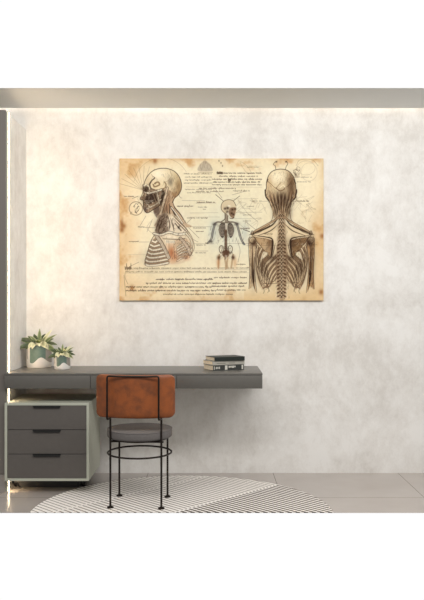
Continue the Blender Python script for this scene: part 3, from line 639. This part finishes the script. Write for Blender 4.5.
# ================================================================ potted plants
M_pot, M_leaf, M_soil = pot_material(), leaf_material(), mat('dark soil', (52,42,34), .95, c2=(36,30,26), scale=80, bump=.6, bscale=200)
def leaf_mesh(base, az, el, L, w, tint, curl, seed):
    bm = bmesh.new(); lay = bm.verts.layers.float_color.new('tint'); n = 9
    d = Vector((math.cos(az), math.sin(az), 0)); sd = Vector((-math.sin(az), math.cos(az), 0)); rows = []; ro = R(52)*math.cos(az)
    p = Vector(base); e = el
    dark, pale = lin((48,64,34)), lin((206,206,166)); mid = lin((104,118,68))
    for i in range(n+1):
        s = i/n; ww = 1.25*w*math.sin(math.pi*min(1, (.08+.92*s)))**.85*(1-.15*s) if i < n else .0006
        u0 = Vector((0, 0, 1))*math.cos(e)-d*math.sin(e); row = []; side = sd*math.cos(ro)+u0*math.sin(ro); up = u0*math.cos(ro)-sd*math.sin(ro)
        for q in (-1, -.5, 0, .5, 1):
            for sgn in ((1,)):
                v = bm.verts.new(p+side*q*ww/2+up*(abs(q)*ww*.22)); 
                base_c = {0: dark, 1: pale, 2: mid}[tint]; o_c = {0: mid, 1: lin((236,232,204)), 2: pale}[tint]
                f = (abs(q) > .8)*.8+(.2 if s > .8 else 0)
                v[lay] = (*[a*(1-f)+b*f for a, b in zip(base_c, o_c)], 1)
            row.append(v)
        rows.append(row); p = p+(d*math.cos(e)+Vector((0, 0, 1))*math.sin(e))*L/n; e -= curl/n
    for A, C in zip(rows, rows[1:]):
        for k in range(4): bm.faces.new((A[k], A[k+1], C[k+1], C[k]))
    r = bmesh.ops.extrude_face_region(bm, geom=list(bm.faces))
    for v in r['geom']:
        if isinstance(v, bmesh.types.BMVert): v.co.z -= .0012
    return bm
def plant(name, label, x, y, rad, h, spread, leaves, seed, group):
    t = thing(name, label, 'potted plant', (x, y, DZ1+.0005), 0, group); rn = random.Random(seed)
    bm = bmesh.new(); lathe(bm, [(rad*.5, 0), (rad*.93, 0), (rad*.97, h*.03), (rad, h*.1), (rad, h*.97), (rad*.98, h), (rad*.92, h), (rad*.90, h*.97), (rad*.90, h*.86), (rad*.4, h*.86)], 48)
    obj('pot', bm, M_pot, t, smooth=True)
    bm = bmesh.new(); lathe(bm, [(rad*.3, h*.862), (rad*.895, h*.862), (rad*.895, h*.92), (rad*.5, h*.95), (rad*.1, h*.955)], 30); obj('soil', bm, M_soil, t, smooth=True)
    for k, (az, el, L, w, tint, curl) in enumerate(leaves(rn)):
        a = R(az); o = obj('leaf', leaf_mesh((rad*.12*math.cos(a), rad*.12*math.sin(a), h*.93), a, R(el), L*spread, w*spread, tint, R(curl), k), M_leaf, t, smooth=True)
def leafset(rn):
    out = [(183,34,1.0,.27,0,30),(196,12,.98,.26,0,45),(172,52,.72,.24,0,25),(160,70,.62,.2,0,10),(95,78,.85,.17,2,8),(20,62,.9,.16,1,15),(5,44,.92,.15,2,20),(352,24,.85,.2,0,45),(335,14,.95,.22,2,60),
           (302,28,.78,.30,1,70),(282,40,.85,.30,1,90),(258,36,.82,.28,1,90),(240,34,.8,.26,1,80),(228,24,.72,.22,0,85),(213,30,.85,.2,0,70),(318,30,.7,.26,1,85),(75,55,.8,.2,0,30),(120,50,.8,.2,0,30),(140,35,.8,.2,0,30),(40,35,.8,.2,0,30),
           (230,58,.55,.2,0,50),(270,66,.5,.22,2,40),(310,60,.55,.2,0,50),(345,68,.62,.16,2,20),(200,64,.6,.18,2,30),(255,48,.55,.2,0,70),(290,50,.52,.2,1,70)]
    return [(a+rn.uniform(-5, 5), e+rn.uniform(-4, 4), L*rn.uniform(.93, 1.05), w, ti, c) for a, e, L, w, ti, c in out]
plant('potted_plant', 'larger variegated plant in a white and sage glazed pot, nearer the back left', (38.6-212)/145.5, -.135, .086, .152, .150, leafset, 3, 'potted plants on the desk')
plant('potted_plant', 'smaller variegated plant in a white and sage pot, to the right of the big one', (62.6-212)/149, -.285, .0535, .098, .100, leafset, 8, 'potted plants on the desk')

# ================================================================ books
M_page = mat('page edges', (238,226,202), .9, c2=(212,196,168), scale=120, stretch=(.05,.05,14))
def book(label, z, w, d, h, cover, spine_marks, dx=0, dr=0, mark=(205,202,190)):
    # origin at near bottom corner; the spine faces the viewer
    t = thing('book', label, 'book', (.0066+dx, -.415, z), R(25+dr), 'books piled on the desk')
    Mc = mat('book cover', cover, .5); c = .0022
    bm = bmesh.new(); box(bm, 0, w, 0, d, 0, c, .0006); box(bm, 0, w, 0, d, h-c, h, .0006); box(bm, 0, w, 0, c, c*.8, h-c*.8); obj('cover', bm, Mc, t)
    B('page_block', (.003, w-.003, c+.0003, d-.003, c+.0002, h-c-.0002), M_page, t)
    if spine_marks:
        Mp = mat('spine print', mark, .6)
        for a, b, zz0, zz1 in spine_marks: B('spine_print', (a*w, b*w, -.0006, 0, h*zz0, h*zz1), Mp, t)
z = DZ1+.0005
book('dark book with pale blocks on its spine, lowest of the desk pile', z, .228, .152, .035, (54,56,52), [(.03,.05,.2,.8),(.09,.12,.3,.7),(.14,.17,.3,.7),(.19,.22,.3,.7),(.38,.46,.1,.9),(.50,.54,.45,.8),(.55,.60,.5,.8),(.61,.67,.4,.8),(.68,.72,.5,.8),(.92,.97,.1,.9)], .0, 0)
z += .0355
book('light grey book in the middle of the desk pile', z, .236, .152, .026, (172,168,156), [(.12,.40,.35,.5),(.5,.7,.35,.5)], -.002, 1, (120,116,106))
z += .0265
book('slim black-green book lying on top of the desk pile', z, .220, .150, .026, (26,34,28), None, .010, -1)

# ================================================================ light, sky and camera
w = bpy.data.worlds.new('room light'); bpy.context.scene.world = w; w.use_nodes = True; n = w.node_tree.nodes; l = w.node_tree.links
bg = n['Background']; tc = n.new('ShaderNodeTexCoord'); sp = n.new('ShaderNodeSeparateXYZ'); l.new(tc.outputs['Generated'], sp.inputs[0])
zr = n.new('ShaderNodeMapRange'); zr.inputs['From Min'].default_value = -1; zr.inputs['From Max'].default_value = 1; zr.interpolation_type = 'SMOOTHSTEP'; l.new(sp.outputs[2], zr.inputs['Value'])
cr = n.new('ShaderNodeValToRGB'); l.new(zr.outputs[0], cr.inputs[0]); e = cr.color_ramp.elements
e[0].position = 0; e[0].color = (*[ENV_LO*c for c in (1,.995,.92)], 1); e[1].position = 1; e[1].color = (*[ENV_HI*c for c in (1,.975,.95)], 1)
x = e.new(.5); x.color = (*[ENV_MID*c for c in (1,.98,.955)], 1)
yr = n.new('ShaderNodeMapRange'); yr.inputs['From Min'].default_value = .15; yr.inputs['From Max'].default_value = .35; yr.interpolation_type = 'SMOOTHSTEP'; l.new(sp.outputs[1], yr.inputs['Value'])
mx = n.new('ShaderNodeMix'); mx.data_type = 'RGBA'; l.new(yr.outputs[0], mx.inputs['Factor']); l.new(cr.outputs[0], mx.inputs['A']); mx.inputs['B'].default_value = (1.02, 1.02, 1.02, 1)
l.new(mx.outputs['Result'], bg.inputs['Color']); bg.inputs['Strength'].default_value = 1

def area(name, loc, rot, sx, sy, e, c):
    d = bpy.data.lights.new(name, 'AREA'); d.shape = 'RECTANGLE'; d.size = sx; d.size_y = sy; d.energy = e; d.color = c
    o = bpy.data.objects.new(name, d); COL.objects.link(o); o.location = loc; o.rotation_euler = rot
area('wall_fill_light', (.7, -2.6, 2.58), (R(72), 0, R(8)), 4.0, .5, FILL_POWER, (1, .982, .975))  # added fill light out of view, brightens the wall from above
cam = bpy.data.cameras.new('camera'); co = bpy.data.objects.new('camera', cam); COL.objects.link(co)
cam.sensor_fit = 'VERTICAL'; cam.sensor_height = 24; cam.lens = 749/600*24; cam.clip_start = .05
co.location = (0, -5.3, 1.224); co.rotation_euler = (R(90), 0, 0)
S_ = bpy.context.scene; S_.camera = co
S_.view_settings.view_transform = 'Standard'; S_.view_settings.look = 'None'; S_.view_settings.gamma = 1; S_.view_settings.exposure = 0; S_.view_settings.use_curve_mapping = False
